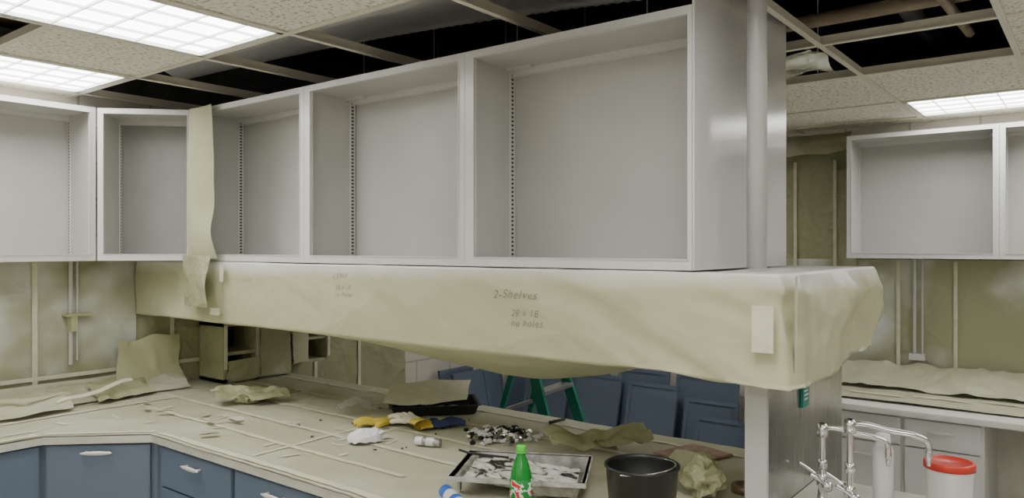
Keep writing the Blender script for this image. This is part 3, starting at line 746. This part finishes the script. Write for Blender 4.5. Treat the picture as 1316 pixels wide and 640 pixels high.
g=group('crumpled_masking_paper'); sheet('fold_a',(2.40,1.70,Z+.02),(.20,-.20,.0),(.07,.07,.04),(0,0,1),.05,'paperD',g,step=.01,scale=7,free=.03)
sheet('fold_b',(2.52,1.54,Z+.02),(.15,-.14,.02),(.07,.07,.05),(0,0,1),.06,'paperD',g,step=.01,scale=8,free=.03)
g=group('crumpled_masking_paper'); crumple('wad',(2.34,1.03,Z),(.052,.052,.055),'paperD',g,12,amp=.5)
sheet('wad_flap',(2.30,1.11,Z+.02),(.12,-.08,.02),(.03,.04,.08),(.5,.5,.5),.05,'paperD',g,step=.008,scale=10,free=.02)
g=group('crumpled_masking_paper'); crumple('wad',(2.27,3.52,Z),(.06,.045,.035),'paperD',g,21,amp=.5); sheet('tail',(2.10,3.56,Z+.02),(.26,-.12,0),(.04,.12,.05),(0,0,1),.05,'paperD',g,step=.01,scale=8,free=.04)
sheet('tail_b',(2.22,3.42,Z+.02),(.18,-.06,0),(.02,.10,.04),(0,0,1),.05,'paperD',g,step=.01,scale=9,free=.03)
g=group('clear_plastic_bag'); sheet('film',(2.33,2.86,Z+.03),(.15,-.10,0),(.06,.10,.02),(0,0,1),.06,'plastic',g,step=.008,scale=10,free=.03)
g=group('brown_plate'); box('slab',(-.12,-.10,0),(.12,.10,.008),'rust',g,bev=.003,loc=(2.76,1.26,Z),rot=(0,0,-.3)); box('slab_rim',(-.06,-.04,.008),(.06,.04,.011),'rust',g,loc=(2.76,1.26,Z),rot=(0,0,-.3))
g=group('tape_roll'); lathe('roll',[(.028,0),(.043,0),(.043,.025),(.028,.025),(.028,0)],'tapebrown',g,(2.45,.935,Z),seg=40)
bmA=bmesh.new()
for i in range(14):
    x=random.uniform(2.0,2.9); yv=random.uniform(2.2,2.9)
    piece(bmA,(x,yv,Z+.004),(random.uniform(.003,.009),.003,.002),random.uniform(0,3.1),0)
g=group('scattered_debris'); finish('scraps',bmA,'dark2',g)
for i in range(16):
    x=random.uniform(1.7,2.0) if i%2 else random.uniform(2.45,2.85); yv=random.uniform(2.85,3.95); a=random.uniform(0,3)
    g=group('loose_paper_scrap',(x,yv,Z+.008))
    sheet('scrap',(0,0,0),(.08*math.cos(a),.08*math.sin(a),.0),(-.03*math.sin(a),.03*math.cos(a),.010),(0,0,1),.015,random.choice(['paperC','tape','paperR']),g,step=.01,scale=9,free=.015,seed=i)

# ---------------------------------------------------------------- faucets and sink items
sk=group('sink_basin'); boxes('rim',[((1.9,.12,CT),(2.36,.14,CT+.006)),((1.9,.66,CT),(2.36,.68,CT+.006)),((1.9,.14,CT),(1.92,.66,CT+.006)),((2.34,.14,CT),(2.36,.66,CT+.006))],'steel',sk); box('bowl',(1.92,.14,CT+.0005),(2.34,.66,CT+.002),'steel',sk)
def faucet(loc,rz,h,reach,tw):
    g=group('lab_faucet',loc,rz)
    lathe('base',[(0,0),(.03,0),(.03,.008),(.017,.014),(.014,.04),(.014,.06),(.018,.065),(.018,.09),(.010,.10)],'chrome',g,seg=24)
    tube('riser',[(0,0,.09),(0,0,h)],.010,'chrome',g)
    lathe('swivel_nut',[(.009,-.016),(.018,-.016),(.018,.022),(.009,.026)],'chrome',g,(0,0,h),seg=8)
    lathe('collar_nut',[(.009,-.012),(.016,-.012),(.016,.014),(.009,.018)],'chrome',g,(0,0,h*.55),seg=8)
    tube('spout',[(0,0,h+.01),(.03,0,h+.012),(reach*.5,0,h-.005),(reach-.03,0,h-.02),(reach-.004,0,h-.035),(reach,0,h-.07)],.009,'chrome',g,bez=True)
    lathe('serrated_nozzle',[(.008,0),(.011,-.004),(.008,-.01),(.011,-.016),(.007,-.022),(.008,-.03),(.005,-.045)],'chrome',g,(reach,0,h-.06),seg=16)
    for s in (-1,1):
        lathe('valve_%d'%(s+2),[(.009,0),(.012,.01),(.012,.03),(.016,.035),(.016,.045),(0,.048)],'chrome',g,(0,s*.012,.075),rot=(-s*math.pi/2,0,0),seg=20)
        tube('lever_%d'%(s+2),[(0,s*.052,.078),(-.03,s*.06,.10),(-.055,s*.062,.115)],.005,'chrome',g,bez=True)
faucet((2.43,.60,CT),math.radians(-62),.275,.22,0)
faucet((2.50,.70,CT),math.radians(-58),.235,.20,0)
g=group('white_aerosol_can'); lathe('can',[(0,0),(.030,0),(.031,.004),(.031,.165),(.028,.178),(.022,.185),(.022,.215),(.018,.222),(0,.222)],'white',g,(2.65,.555,CT+.001))
g=group('white_tub_with_red_lid'); lathe('tub',[(0,0),(.058,0),(.061,.004),(.067,.135)],'white',g,(2.70,.375,CT+.001)); lathe('lid',[(.067,.130),(.072,.130),(.072,.148),(.069,.152),(.061,.152),(.059,.148),(0,.148)],'red',g,(2.70,.375,CT+.001))

# ---------------------------------------------------------------- world, camera
w=bpy.data.worlds.new('World'); bpy.context.scene.world=w; w.use_nodes=True
w.node_tree.nodes['Background'].inputs[0].default_value=(.9,.95,1,1); w.node_tree.nodes['Background'].inputs[1].default_value=.03
cd=bpy.data.cameras.new('camera'); cam=bpy.data.objects.new('camera',cd); C.objects.link(cam)
cd.sensor_width=36; cd.lens=36*F/1316; cd.shift_y=-2/1316; cd.clip_start=.02
cam.location=(0,0,HC); cam.rotation_euler=(math.pi/2,0,math.radians(-52))
bpy.context.scene.camera=cam
